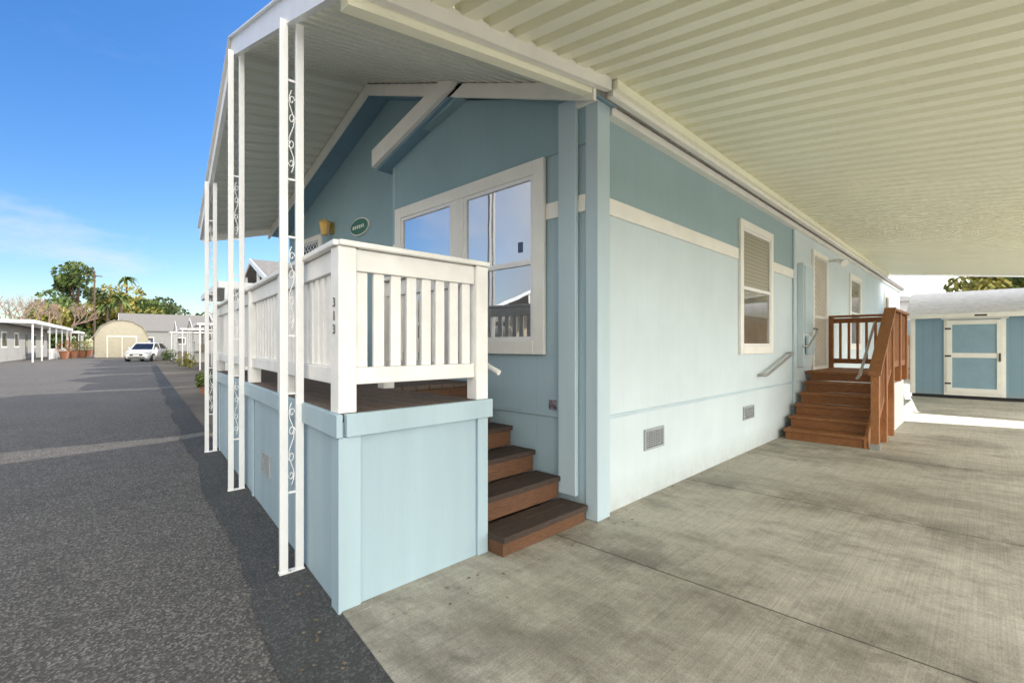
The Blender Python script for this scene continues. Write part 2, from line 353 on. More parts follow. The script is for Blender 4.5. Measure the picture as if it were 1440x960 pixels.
def vent(par,nm,axis,pl,a0,a1,z0,z1,M=I,sgn=-1):
    L_=[]
    def A(b0,b1,zz0,zz1,d0,d1):
        lo,hi=sorted((pl+sgn*d0,pl+sgn*d1));return (lo,hi,b0,b1,zz0,zz1) if axis=='x' else (b0,b1,lo,hi,zz0,zz1)
    boxes(par,nm+'_back',[A(a0+.01,a1-.01,z0+.01,z1-.01,.001,.004)],m_dark,M)
    L_+=[A(a0,a1,z1-.02,z1,.001,.016),A(a0,a1,z0,z0+.02,.001,.016),A(a0,a0+.02,z0+.0205,z1-.0205,.001,.016),A(a1-.02,a1,z0+.0205,z1-.0205,.001,.016)]
    z=z0+.03
    while z<z1-.025: L_.append(A(a0+.0205,a1-.0205,z,z+.009,.004,.012));z+=.018
    c=a0+.06
    while c<a1-.03: L_.append(A(c,c+.006,z0+.021,z1-.021,.0045,.0135));c+=.045
    boxes(par,nm,L_,m_vent,M)
vent(H,'foundation_vent_a','y',2.2,3.93,4.29,.45,.64);vent(H,'foundation_vent_b','y',2.2,6.40,6.78,.45,.62)
boxes(H,'porch_light_mount',[(XR-.03,XR-.001,6.94,7.04,3.06,3.22),(XR-.14,XR-.03,6.98,7.0,3.225,3.24)],m_brass)
v,f=rings(None,'',[(XR-.13,6.99,z) for z in (3.02,3.03,3.05,3.17,3.2,3.25,3.27)],[.02,.05,.055,.075,.09,.03,.01],None,8)
merged(H,'porch_light_lantern',[(v,f)],simple('amber_lamp_glass',(.8,.5,.15),.15,.1,20,0))
tube(H,'side_light_arm',[(10.95,2.18,3.02),(10.95,2.05,3.02)],.03,m_metalw);
v,f=rings(None,'',[(10.95,2.05,3.02),(10.9,1.98,2.98),(10.82,1.9,2.93)],[.03,.05,.07],None,10);merged(H,'side_light_head',[(v,f)],m_metalw)
tube(H,'grab_rail_a',[(6.95,2.19,1.0),(6.95,2.10,1.0),(7.0,2.10,1.0),(8.2,2.10,1.27),(8.25,2.10,1.28),(8.25,2.19,1.28)],.02,m_grey)
tube(H,'grab_rail_b',[(8.75,2.10,1.38),(8.8,2.02,1.38),(9.4,2.02,1.66),(9.45,2.10,1.68)],.018,m_grey)
box(H,'front_label_plate',XF-.006,XF-.001,2.56,2.64,.86,.94,simple('label_plate',(.25,.2,.24),.5,.8,40,0))
box(H,'window_sticker',XF-.0265,XF-.0205,2.93,2.98,2.22,2.31,simple('sticker_blue',(.05,.08,.2),.4,.5,60,0))
sg=root('oval_name_sign')
def oval(a,b,n=28): return [(6.14+a*math.cos(2*math.pi*i/n),3.02+b*math.sin(2*math.pi*i/n)) for i in range(n)]
extr(sg,'plate_rim',oval(.25,.12),'x',XR-.03,XR-.002,m_white);extr(sg,'plate_face',oval(.235,.105),'x',XR-.036,XR-.031,simple('sign_green',(.05,.20,.15),.4,.2,6,0))
boxes(sg,'lettering',[(XR-.040,XR-.0365,6.0+i*.055,6.03+i*.055,2.995,3.04) for i in range(6)],m_white)
# ------------------------------------------------------------------ front canopy
C=root('porch_canopy')
S0,S1,S2=Vector((1.06,2.12,3.03)),Vector((1.52,5.3,4.29)),Vector((1.96,8.45,3.03))
H0,H1,H2=Vector((3.05,2.12,3.37)),Vector((3.05,5.43,4.62)),Vector((3.05,8.75,3.37))
PR=[(0,0),(.55,0),(.68,.055),(.87,.055)]
def canopy_half(nm,a,b,c,d,n):
    vs=[];fs=[]
    for k in range(n+1):
        for (u,h) in PR:
            w=(k+u)/n
            if w>1: continue
            vs+=[tuple(a.lerp(b,w)+Vector((0,0,h))),tuple(c.lerp(d,w)+Vector((0,0,h)))]
    for i in range(len(vs)//2-1): fs.append((2*i,2*i+1,2*i+3,2*i+2))
    mesh(C,nm,vs,fs,m_corr2)
canopy_half('corrugated_near',S0,S1,H0,H1,22);canopy_half('corrugated_far',S2,S1,H2,H1,22)
o=Vector((-.03,0,.035))
beam(C,'fascia_near',S0+o-Vector((.02,.06,.02)),S1+o,.04,.17,m_metalw);beam(C,'fascia_far',S1+o+Vector((.002,.001,0)),S2+o,.04,.17,m_metalw)
o2=Vector((-.045,0,.125))
beam(C,'fascia_lip_near',S0+o2,S1+o2,.07,.014,m_metalw);beam(C,'fascia_lip_far',S1+o2,S2+o2,.07,.014,m_metalw)
beam(C,'eave_beam',Vector((1.06,2.13,3.0)),Vector((3.14,2.13,3.33)),.075,.075,m_corr)
beam(C,'eave_beam_lip',Vector((1.03,2.05,3.045)),Vector((3.14,2.05,3.375)),.05,.10,m_white)
beam(C,'eave_flashing',Vector((1.03,2.078,3.14)),Vector((3.2,2.078,3.485)),.02,.18,m_corr)
beam(C,'eave_beam_far',S2+Vector((0,0,-.03)),H2+Vector((0,0,-.03)),.08,.1,m_white)
def post(X,Y,ztop,nm):
    P=root(nm)
    a=math.atan(.143);M=Matrix.Translation((X,Y,0))@Matrix.Rotation(-a,4,'Z')
    boxes(P,'tubes',[(-.068,-.022,-.016,.016,.03,ztop),(.022,.068,-.016,.016,.03,ztop)],m_metalw,M,.003)
    box(P,'base_plate',-.072,.072,-.022,.022,.022,.034,m_metalw,M)
    sc_=[]
    for cz in (.80,1.75,2.70):
        if cz>ztop-.3: continue
        for s in (1,-1):
            for (cc,r0) in ((cz+s*.075,.019),(cz+s*.19,.016)):
                pts=[]
                for i in range(24):
                    th=i/23*math.pi*2.0; r=r0*(1-.65*i/23)
                    pts.append(tuple(M@Vector((s*.002+s*r*math.cos(th),0,cc+s*r*math.sin(th)*1.7))))
                sc_.append(pts)
        sc_.append([tuple(M@Vector((.015*math.sin(i/16*math.pi*4),0,cz-.25+.5*i/16))) for i in range(17)])
    tube(P,'scrolls',sc_,.003,m_metalw,res=2)
    boxes(P,'spacers',[(-.0215,.0215,-.006,.006,z,z+.012) for z in (.5,1.1,1.45,2.05,2.4,3.0) if z<ztop],m_metalw,M)
post(1.166,3.026,3.36,'canopy_post');post(1.455,5.11,4.19,'canopy_post');post(1.745,7.17,3.50,'canopy_post')
# ------------------------------------------------------------------ carport
K=root('carport_roof')
def zb(x): return 3.08+(min(x,3.14)-1.05)/(3.14-1.05)*.33
vs=[];fs=[];x=0.45;per=.205
YO=-2.4;sl=.115
while x<17.3:
    for u,h in ((0,0),(.105,0),(.13,.062),(.178,.062)):
        xx=x+u
        if xx>17.3: continue
        ya=2.066 if xx>1.06 else max(YO+.1,(xx-.77)/.143)
        z0=zb(max(xx,1.05))+h
        vs+=[(xx,ya,z0-sl*(2.03-ya)),(xx,YO,z0-sl*(2.03-YO))]
    x+=per
for i in range(len(vs)//2-1): fs.append((2*i,2*i+1,2*i+3,2*i+2))
mesh(K,'corrugated_sheet',vs,fs,m_corr)
box(K,'wall_beam',3.16,17.3,2.025,2.115,3.29,3.42,m_white)
box(K,'wall_flashing',3.2,17.3,2.09,2.10,3.421,3.57,m_corr)
box(K,'wall_beam_lip',3.16,17.3,1.985,2.024,3.33,3.40,m_corr)
beam(K,'far_fascia',(17.34,2.1,3.45),(17.34,YO,3.45-sl*(2.1-YO)),.05,.13,m_metalw)
beam(K,'street_fascia',(1.0,2.0,3.12),(.42,YO,3.12-sl*(2-YO)),.05,.15,m_metalw)
zo=3.41-sl*(2.03-YO)-.06
beam(K,'outer_beam',(.45,YO,zo-.3),(3.14,YO,zo),.06,.12,m_metalw);box(K,'outer_beam_long',3.15,17.3,YO-.03,YO+.03,zo-.06,zo+.055,m_metalw)
boxes(K,'outer_posts',[(xx,xx+.07,YO-.035,YO+.035,.03,zo-.06 if xx>3 else zo-.3) for xx in (.9,4.5,8.2,11.9,15.6)],m_metalw)
# ------------------------------------------------------------------ front deck
D=root('front_deck')
def dl(y,off=0): return .823+.143*y+off
SK=Matrix(((1,.143,0,.823),(0,1,0,0),(0,0,1,0),(0,0,0,1)))
box(D,'skirt_street',0,.03,2.372,7.65,.02,1.0,m_skirt,SK)
box(D,'skirt_side',1.20,2.165,2.372,2.40,.037,1.0,m_skirt)
box(D,'skirt_stair_side',2.135,2.165,2.401,3.5,.037,1.0,m_skirt)
box(D,'skirt_end',dl(7.65)+.03,3.3,7.62,7.65,.02,1.0,m_skirt)
box(D,'corner_board_side',1.150,1.265,2.352,2.371,.037,.925,m_skirtT,bevel=.004)
box(D,'corner_board_right',2.085,2.172,2.352,2.371,.037,.925,m_skirtT,bevel=.004)
box(D,'corner_board_street',-.02,-.001,2.353,2.47,.02,.925,m_skirtT,SK,.004)
for k,y in enumerate((3.55,4.75,5.95,7.1)): box(D,'skirt_batten_%d'%k,-.014,-.001,y,y+.07,.02,.925,m_skirtT,SK,.004)
box(D,'rim_street',-.035,-.001,2.34,7.67,.927,1.045,m_skirtT,SK,.004)
box(D,'rim_side',1.126+.05,2.20,2.335,2.371,.927,1.045,m_skirtT,bevel=.004)
vent(D,'skirt_vent','x',0,4.05,4.36,.34,.52,M=SK)
lst=[];x=1.17
while x<3.12:
    xr=x+.134
    y0=2.375 if x<2.14 else 3.55
    yl=min(7.6,(x-.826)/.143);yr=min(7.6,(xr-.826)/.143)
    if yl<y0+.02: yl=y0+.02
    if yr<y0+.04: yr=y0+.04
    lst.append(((x,y0,1.005),(xr,y0,1.005),(xr,yr,1.005),(x,yl,1.005),(x,y0,1.043),(xr,y0,1.043),(xr,yr,1.043),(x,yl,1.043)))
    x+=.14
boxes(D,'deck_boards',lst,m_deck,bevel=.003)
box(D,'door_step',2.62,3.28,6.0,7.6,1.046,1.19,m_stept,bevel=.006)
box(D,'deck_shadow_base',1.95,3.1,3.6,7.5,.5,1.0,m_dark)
R=root('white_deck_railing')
zt=1.915
def railrun(pre,p0,p1,posts,npick,par_=R,zb_=1.045,m=m_rail,pw=.065,pt=.02,postsz=.1,end0=True,end1=True):
    zt_=zt
    p0=Vector((*p0,0));p1=Vector((*p1,0));d=(p1-p0);Ln=d.length;d.normalize();nrm=Vector((-d.y,d.x,0))
    M=Matrix(((d.x,nrm.x,0,p0.x),(d.y,nrm.y,0,p0.y),(0,0,1,0),(0,0,0,1)))
    pl=[]
    if end0: pl.append(0)
    if end1: pl.append(Ln)
    pl+=[Ln*f for f in posts]
    boxes(par_,pre+'_posts',[(a-postsz/2,a+postsz/2,-postsz/2,postsz/2,zb_,zt_-.001) for a in pl],m,M,.006)
    boxes(par_,pre+'_top_rail',[(postsz/2+.001,Ln-postsz/2-.001,-.03,.03,zt_-.12,zt_-.004)],m,M,.005)
    boxes(par_,pre+'_cap',[(-.05,Ln+.05,-.07,.07,zt_,zt_+.03)],m,M,.006)
    boxes(par_,pre+'_bottom_rail',[(postsz/2+.001,Ln-postsz/2-.001,-.03,.03,zb_+.145,zb_+.235)],m,M,.005)
    ps=[]
    a=postsz/2;st=(Ln-postsz)/npick
    for i in range(npick):
        c=a+st*(i+.5)+random.uniform(-.004,.004);ok=all(abs(c-q_)>postsz/2+pw/2 for q_ in pl[0:])
        if ok: ps.append((c-pw/2,c+pw/2,-pt/2,pt/2,zb_+.236,zt_-.121))
    boxes(par_,pre+'_pickets',ps,m,M,.003)
railrun('street',(1.205,2.43),(1.96,7.58),(.25,.5,.75),42,end0=False)
railrun('side',(1.205,2.43),(2.13,2.41),(),8)
railrun('stair',(2.13,2.415),(2.13,3.55),(),10,end0=False)
railrun('end',(1.96,7.58),(3.2,7.58),(),10,end0=False)
tube(R,'pipe_handrail',[(2.16,3.5,1.80),(2.30,3.45,1.80),(2.31,2.5,1.25),(2.32,2.4,1.21)],.019,m_metalw)
def digit(txt,x,y,z,s):
    cu=bpy.data.curves.new('digit','FONT');cu.body=txt;cu.size=s;cu.extrude=.002;cu.align_x='CENTER'
    ob=bpy.data.objects.new('house_number_digit',cu);COL.objects.link(ob);ob.location=(x,y,z);ob.rotation_euler=(math.radians(90),0,math.radians(-90+(-8)));ob.parent=R
    cu.materials.append(m_numb)
for i,tx in enumerate('313'): digit(tx,1.151,2.43,1.60-.07*i,.07)
T=root('front_wooden_stairs')
for i in range(5):
    y=2.2+.27*i;z=.166+.173*i
    box(T,'riser_%d'%i,2.18,3.07,y+.02,y+.289,.037 if i==0 else z-.172,z-.041,m_stepr,bevel=.003)
    boxes(T,'tread_%d'%i,[(2.172,3.082,y,y+.148,z-.04,z),(2.172,3.082,y+.153,y+.269,z-.04,z)],m_stept,bevel=.005)
box(T,'riser_top',2.176,3.075,3.56,3.58,.86,1.0,m_stepr)
# ------------------------------------------------------------------ side entry stairs
E=root('side_wooden_stairs')
y0,y1=1.13,2.10
zs=[.03+.157*(i+1) for i in range(5)]
for i,z in enumerate(zs):
    x=7.8+.28*i
    box(E,'riser_%d'%i,x+.025,x+.05,y0+.04,y1,z-.156,z-.04,m_stainY,bevel=.003)
    boxes(E,'tread_%d'%i,[(x,x+.15,y0+.03,y1+.02,z-.039,z),(x+.155,x+.31,y0+.03,y1+.02,z-.039,z)],m_stainY,bevel=.005)
px0,px1,pz=9.2,11.0,.97
lst=[];x=px0
while x<px1-.1: lst.append((x,x+.134,y0,y1+.07,pz-.04,pz));x+=.14
boxes(E,'platform_boards',lst,m_stainY,bevel=.004)
box(E,'platform_front_riser',px0+.02,px0+.045,y0+.04,y1,.82,.93,m_stainY)
extr(E,'stringer',[(7.8,.037),(8.1,.037),(9.3,.72),(9.3,.93),(9.2,.93),(7.8,.17)],'y',y0-.005,y0+.03,m_stainZ)
beam(E,'platform_rim',(px0,y0-.02,.88),(px1,y0-.02,.88),.035,.16,m_stainZ)
rp=[(7.86,1.0),(8.55,1.42),(9.25,1.92),(10.1,1.92),(10.95,1.92)]
boxes(E,'rail_posts',[(x-.045,x+.045,y0-.13,y0-.04,.03 if i<3 else .81,z) for i,(x,z) in enumerate(rp)]+[(10.9,10.99,y1-.0,y1+.07,.97,1.92)],m_stainZ,bevel=.005)
def sbeam(nm,a,b,w,h): beam(E,nm,a,b,w,h,m_stainY,bevel=.004)
sbeam('handrail',(7.78,y0-.085,1.02),(9.25,y0-.085,1.95),.14,.04);sbeam('handrail_sub',(7.9,y0-.085,.95),(9.22,y0-.085,1.80),.035,.09)
sbeam('platform_rail',(9.25,y0-.085,1.94),(10.99,y0-.085,1.94),.14,.04);sbeam('rear_rail',(10.945,y0-.1,1.941),(10.945,y1+.07,1.941),.14,.04)
sbeam('rear_rail_low',(10.945,y0-.04,1.10),(10.945,y1+.0,1.10),.035,.09);sbeam('rear_rail_sub',(10.945,y0-.04,1.86),(10.945,y1,1.86),.035,.09)
sbeam('side_rail_low',(9.3,y0-.085,1.10),(10.9,y0-.085,1.10),.035,.09);sbeam('stair_rail_low',(7.9,y0-.085,.32),(9.2,y0-.085,1.05),.035,.09)
bl=[]
for i in range(7): yy=y0+.03+i*.135;bl.append((10.925,10.965,yy,yy+.04,1.14,1.82))
for i in range(13):
    xx=9.36+i*.12;bl.append((xx,xx+.04,y0-.105,y0-.065,1.14,1.9))
for i in range(10):
    xx=7.98+i*.125;zt0=1.0+(xx-7.8)*.63;zb0=.34+(xx-7.9)*.56;bl.append((xx,xx+.04,y0-.105,y0-.065,zb0,zt0-.06))
boxes(E,'balusters',bl,m_stainZ,bevel=.002)
tube(E,'pipe_rail',[(7.9,y0+.12,.95),(8.0,y0+.1,1.0),(9.2,y0+.1,1.75)],.018,m_grey)
box(E,'post_bracket',7.80,7.92,y0-.14,y0-.03,.037,.11,m_grey)
def brick():
    m,t,b=nt('white_brick_skirt');co=N(t,'ShaderNodeTexCoord').outputs['Object']
    mp=N(t,'ShaderNodeMapping');mp.inputs['Rotation'].default_value=(math.radians(90),0,0);L(t,co,mp.inputs[0])
    br=N(t,'ShaderNodeTexBrick');br.inputs['Scale'].default_value=6;br.inputs['Color1'].default_value=(.85,.83,.79,1);br.inputs['Color2'].default_value=(.76,.74,.70,1);br.inputs['Mortar'].default_value=(.35,.32,.30,1);br.inputs['Mortar Size'].default_value=.02
    L(t,mp.outputs[0],br.inputs[0]);L(t,br.outputs[0],b.inputs['Base Color']);b.inputs['Roughness'].default_value=.7;return m
m_br=brick()
extr(E,'white_skirt',[(9.31,.037),(10.97,.037),(10.97,.795),(9.31,.795)],'y',y0-.075,y0-.042,m_br)
extr(E,'white_stair_skirt',[(8.25,.037),(9.29,.037),(9.29,.70),(8.25,.13)],'y',y0-.03,y0-.008,m_br)
# ------------------------------------------------------------------ storage shed (blue)
B=root('storage_shed')
sX,sy0,sy1=16.8,-1.75,1.46
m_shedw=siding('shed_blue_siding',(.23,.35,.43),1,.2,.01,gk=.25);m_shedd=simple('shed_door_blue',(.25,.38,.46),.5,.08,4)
box(B,'body',sX,sX+2.4,sy0,sy1,.12,2.2,m_shedw)
box(B,'base',sX+.02,sX+2.38,sy0+.02,sy1-.02,.037,.119,m_dark)
extr(B,'gable_ends',[(sX,2.2),(sX+2.4,2.2),(sX+1.2,2.78)],'y',sy0+.002,sy1-.002,m_shedw)
m_rf=simple('shed_roof_light',(.5,.5,.49),.7,.15,8,.5,60)
extr(B,'roof_front',[(sX-.14,2.14),(sX+1.2,2.80),(sX+1.2,2.86),(sX-.14,2.20)],'y',sy0-.1,sy1+.1,m_rf)
extr(B,'roof_rear',[(sX+2.54,2.14),(sX+1.2,2.80),(sX+1.2,2.86),(sX+2.54,2.20)],'y',sy0-.1,sy1+.1,m_rf)
box(B,'eave_trim',sX-.16,sX-.142,sy0-.1,sy1+.1,2.09,2.20,m_white)
box(B,'corner_trim_a',sX-.02,sX-.001,sy1-.09,sy1,.12,2.09,m_white);box(B,'corner_trim_b',sX-.02,sX-.001,sy0,sy0+.09,.12,2.09,m_white)
box(B,'side_corner_trim',sX,sX+.09,sy1+.0005,sy1+.02,.12,2.09,m_white)
da,db=-.33,.80
boxes(B,'door_frame',[(sX-.03,sX-.001,da,da+.09,.12,2.05),(sX-.03,sX-.001,db-.09,db,.12,2.05),(sX-.03,sX-.001,da-.05,db+.05,2.051,2.14),(sX-.03,sX-.001,da+.091,db-.091,.12,.2)],m_white,bevel=.003)
boxes(B,'door_stiles',[(sX-.05,sX-.031,da+.05,da+.16,.2,2.03),(sX-.05,sX-.031,db-.16,db-.05,.2,2.03),(sX-.05,sX-.031,da+.161,db-.161,1.92,2.03),(sX-.05,sX-.031,da+.161,db-.161,.2,.31),(sX-.05,sX-.031,da+.161,db-.161,1.08,1.20)],m_white,bevel=.003)
box(B,'door_panel',sX-.03,sX-.001,da+.091,db-.091,.2001,2.05,m_shedd)
boxes(B,'hinges_handle',[(sX-.06,sX-.051,db-.14,db-.02,z,z+.04) for z in (.4,1.1,1.8)]+[(sX-.08,sX-.051,da+.09,da+.12,1.0,1.2)],m_dark)
box(B,'badge',sX-.165,sX-.161,-.0,.22,2.02+.1,2.06+.1,m_dark)
# ------------------------------------------------------------------ neighbours
def home(nm,M,q0,wid,setb,ln,ez,rz,wm,carport=None,canopy=1.6,rail=True,cz=2.5,cp0=None):
    R_=root(nm)
    q1=q0+wid;qm=(q0+q1)/2
    extr(R_,'walls',[(q0,.03),(q1,.03),(q1,ez),(qm,rz),(q0,ez)],'x',setb,setb+ln,wm,M)
    for s,a in (('roof_a',q0-.25),('roof_b',q1+.25)):
        k=(rz-ez)/(wid/2);za=ez-.25*k
        extr(R_,s,[(a,za+.02),(qm,rz+.02),(qm,rz+.14),(a,za+.14)],'x',setb-canopy,setb+ln+.2,m_shing,M)
        extr(R_,s+'_fascia',[(a,za-.0),(qm,rz-.0),(qm,rz+.15),(a,za+.15)],'x',setb-canopy-.04,setb-canopy-.002,m_metalw,M)
    boxes(R_,'posts',[(setb-canopy,setb-canopy+.07,q,q+.07,.02,ez+.05+(rz-ez)*(1-abs(q-qm)/(wid/2))) for q in (q0+.1,q0+wid*.33,q0+wid*.66,q1-.15)],m_metalw,M)
    boxes(R_,'window_trim',[(setb-.03,setb-.001,a,b,1.5,2.6) for a,b in ((q0+.8,q0+2.4),(q0+wid*.62,q0+wid*.62+1.3))],m_white,M)
    boxes(R_,'window_glass',[(setb-.04,setb-.031,a+.1,b-.1,1.6,2.5) for a,b in ((q0+.8,q0+2.4),(q0+wid*.62,q0+wid*.62+1.3))],m_glass2,M)
    boxes(R_,'side_window_trim',[(a,a+1.2,q0-.03,q0-.001,1.5,2.6) for a in (setb+1.5,setb+5.5,setb+9.5)],m_white,M)
    boxes(R_,'side_window_glass',[(a+.1,a+1.1,q0-.04,q0-.031,1.6,2.5) for a in (setb+1.5,setb+5.5,setb+9.5)],m_glass2,M)
    if rail:
        boxes(R_,'deck',[(setb-canopy+.12,setb-.002,q0+.2,q1-.4,.02,.75)],wm,M)
        p=setb-canopy+.16;l=[(p-.03,p+.03,q0+.2,q1-.4,1.6,1.68),(p-.03,p+.03,q0+.2,q1-.4,.85,.92)]
        q=q0+.22
        while q<q1-.45: l.append((p-.012,p+.012,q,q+.05,.921,1.599));q+=.12
        boxes(R_,'railing',l,m_rail,M)
    if carport:
        c0,c1=carport;cp0=setb-canopy if cp0 is None else cp0
        boxes(R_,'carport_roof',[(cp0,setb+ln*.8,c0,c1,cz,cz+.12)],m_metalw,M)
        lo=c0 if c0<q0 else c1-.08
        boxes(R_,'carport_posts',[(x,x+.07,lo,lo+.07,.02,cz) for x in (cp0+.1,setb+2,setb+5.5,setb+9)],m_metalw,M)
    return R_
home('neighbour_mobile_home',street(),13.8,6.2,3.3,14,2.9,3.95,m_white2,(10.15,13.5),cz=2.45,canopy=1.4,cp0=.3)
home('neighbour_mobile_home',street(),24.4,6.0,5.0,14,2.6,3.3,m_tan,(20.8,24.1),cz=2.3,canopy=2.0,cp0=2.0)
home('neighbour_mobile_home',street(),35.0,6.0,5.2,14,2.6,3.4,m_gwall,(31.4,34.7),canopy=2.4,cp0=1.6)
home('neighbour_mobile_home',street(),45.8,6.0,4.8,14,2.7,3.5,m_white2,(42.2,45.5),canopy=2.4,cp0=1.4)
home('neighbour_mobile_home',street(),56.9,6.0,4.3,14,2.8,3.7,m_tan,(53.2,56.5),canopy=2.4,cp0=1.2)
home('neighbour_mobile_home',street(),92,8.5,-2,14,3.6,6.2,m_gwall,rail=False)
wm=[m_gwall,m_white2,m_tan]
for i,q in enumerate((-13,-2.5,8,19,29.5,40)):
    home('neighbour_mobile_home',street(-11.6,0,True),q,6.6,1.7,13,2.9,3.9,wm[i%3],(q+6.8,q+10.2),rail=(i%2==0))
LH=root('grey_mobile_home');ML=street(-8.2,0,True)
box(LH,'walls',1.6,10,54,80,.03,3.1,m_gwall,ML)
extr(LH,'roof',[(1.2,3.1),(10.4,3.1),(5.8,3.9)],'y',53.8,80.2,m_shing,ML)
box(LH,'canopy',-.6,1.55,53.6,81,3.15,3.42,m_metalw,ML)
box(LH,'carport_canopy',-1.2,6,81.1,88,2.9,3.15,m_metalw,ML)
boxes(LH,'canopy_posts',[(-.5,-.4,q,q+.1,.02,3.15) for q in (54,58.5,63,67.5,72,76.5,80.5)]+[(-1.1,-1.0,q,q+.1,.02,2.9) for q in (82,85,87.5)],m_metalw,ML)
boxes(LH,'windows',[(1.56,1.599,q,q+1.8,1.3,2.4) for q in (56,61,70,75)]+[(1.56,1.599,66,67,.3,2.4)],m_glass2,ML)
boxes(LH,'window_trims',[(1.575,1.598,q-.12,q+1.92,1.18,2.52) for q in (56,61,70,75)],m_white,ML)
l=[(-.45,-.4,64,76,.95,1.05)];q=64
while q<76: l.append((-.44,-.41,q,q+.09,.05,.949));q+=.22
boxes(LH,'porch_fence',l,m_rail,ML)
rb=root('rear_white_building')
m_w3=simple('bright_white_wall',(.85,.85,.84),.6,.05,2,0)
box(rb,'walls',30,40,1.7,11,0.03,3.5,m_w3);extr(rb,'roof',[(1.3,3.5),(11.5,3.5),(6.4,4.3)],'x',29.6,40.4,simple('light_roof',(.6,.6,.6),.8))
box(rb,'window',29.96,29.999,2.5,4.0,1.4,2.6,m_glass2)
fe=root('rear_wood_fence')
l=[];y=-12.
while y<9: l.append((25.0,25.02,y,y+.14,.03,1.8));y+=.15
boxes(fe,'boards',l,m_stainZ);boxes(fe,'rails',[(25.021,25.06,-12,9,.4,.49),(25.021,25.06,-12,9,1.4,1.49)],m_stainZ)
# ------------------------------------------------------------------ tan barn shed (far)
ts=root('tan_barn_shed')
Mt=Matrix.Translation((8.0,68,0))@Matrix.Rotation(math.radians(-6),4,'Z')
prof=[(-2.3,.05),(2.3,.05),(2.3,2.4),(1.75,3.4),(.9,3.95),(0,4.1),(-.9,3.95),(-1.75,3.4),(-2.3,2.4)]
m_tans=simple('tan_shed_paint',(.44,.40,.30),.6,.08,3)
extr(ts,'body',prof,'y',0,5,m_tans,Mt)
pr2=[(2.42,2.35),(1.83,3.46),(.95,4.04),(0,4.2),(-.95,4.04),(-1.83,3.46),(-2.42,2.35)];inn=[(x*.97,z-.06) for x,z in pr2][::-1]
extr(ts,'roof',pr2+inn,'y',-.15,5.1,simple('tan_shed_roof',(.33,.31,.26),.8),Mt)
boxes(ts,'door_trim',[(-1.3,-1.2,-.05,-.001,.05,2.3),(1.2,1.3,-.05,-.001,.05,2.3),(-1.3,1.3,-.05,-.001,2.301,2.4),(-.03,.03,-.05,-.001,.05,2.3)],m_white,Mt)
# ------------------------------------------------------------------ car
car=root('parked_car')
Mc=Matrix.Translation((7.9,52.5,0))@Matrix.Rotation(math.radians(-28),4,'Z')
m_cp=simple('car_paint_white',(.70,.71,.72),.2,.03,3,0);m_tire=simple('tyre_rubber',(.02,.02,.02),.8,.1,5,0);m_cg=glass('car_glass',(.01,.012,.015),.02);m_lamp=simple('car_lamp',(.7,.7,.72),.1,.1,5,0,metal=.5)
sec=[(-2.2,.70,.35,.70),(-2.1,.84,.25,.86),(-1.6,.90,.22,.98),(-.9,.91,.22,1.05),(.3,.91,.22,1.07),(1.5,.90,.22,1.08),(2.05,.86,.28,1.05),(2.2,.78,.4,.95)]
vs=[];fs=[]
for y,w,zl,zh in sec:
    vs+=[(-w*.9,y,zl),(-w,y,(zl+zh)*.45),(-w,y,zh-.12),(-w*.88,y,zh),(w*.88,y,zh),(w,y,zh-.12),(w,y,(zl+zh)*.45),(w*.9,y,zl)]
for k in range(len(sec)-1):
    for i in range(8): fs.append((k*8+i,k*8+(i+1)%8,(k+1)*8+(i+1)%8,(k+1)*8+i))
fs+=[tuple(range(8)),tuple(range(len(vs)-8,len(vs)))]
mesh(car,'body',vs,fs,m_cp,Mc,.03,True)
cab=[(-1.15,.80,1.0),(-.45,.68,1.52),(1.2,.68,1.56),(2.0,.74,1.04)]
vs=[]
for y,w,z in cab: vs+=[(-w,y,z),(w,y,z)]
vs+=[(-.82,2.0,1.0),(.82,2.0,1.0),(-.82,-1.15,.98),(.82,-1.15,.98)]
mesh(car,'cabin_glass',vs,[(0,1,3,2),(2,3,5,4),(4,5,7,6),(6,7,9,8),(0,2,4,6,8,10),(1,3,5,7,9,11),(0,1,11,10),(8,9,11,10)],m_cg,Mc)
mesh(car,'roof_panel',[(-.69,-.47,1.53),(.69,-.47,1.53),(.69,1.25,1.57),(-.69,1.25,1.57),(-.62,-.4,1.60),(.62,-.4,1.60),(.62,1.2,1.63),(-.62,1.2,1.63)],BF,m_cp,Mc,.02)
pil=[]
for s in (-1,1):
    pil+=[beamv((s*.82,-1.17,1.0),(s*.69,-.45,1.55),.06,.05),beamv((s*.86,.35,1.05),(s*.70,.35,1.56),.06,.06),beamv((s*.83,2.0,1.05),(s*.7,1.22,1.57),.12,.08)]
boxes(car,'pillars',pil,m_cp,Mc)
for k,(xx,yy) in enumerate(((-.9,-1.4),(.9,-1.4),(-.9,1.4),(.9,1.4))):
    n=20
    for nm,r,w0,w1,mm in (('tyre',.34,-.11,.11,m_tire),('rim',.21,-.125,.125,m_grey)):
        extr(car,'%s_%d'%(nm,k),[(yy+r*math.cos(2*math.pi*i/n),.35+r*math.sin(2*math.pi*i/n)) for i in range(n)],'x',xx+w0-.02*(1 if xx>0 else -1),xx+w1-.02*(1 if xx>0 else -1),mm,Mc)
boxes(car,'grille',[(-.45,.45,-2.225,-2.16,.52,.66),(-.6,.6,-2.22,-2.15,.33,.42)],m_dark,Mc)
boxes(car,'headlights',[(-.82,-.5,-2.19,-2.0,.66,.80),(.5,.82,-2.19,-2.0,.66,.80)],m_lamp,Mc)
boxes(car,'mirrors',[(-1.05,-.88,-.95,-.83,1.05,1.2),(.88,1.05,-.95,-.83,1.05,1.2)],m_cp,Mc,.02)
boxes(car,'plate',[(-.22,.22,-2.24,-2.226,.5,.6)],m_white,Mc)
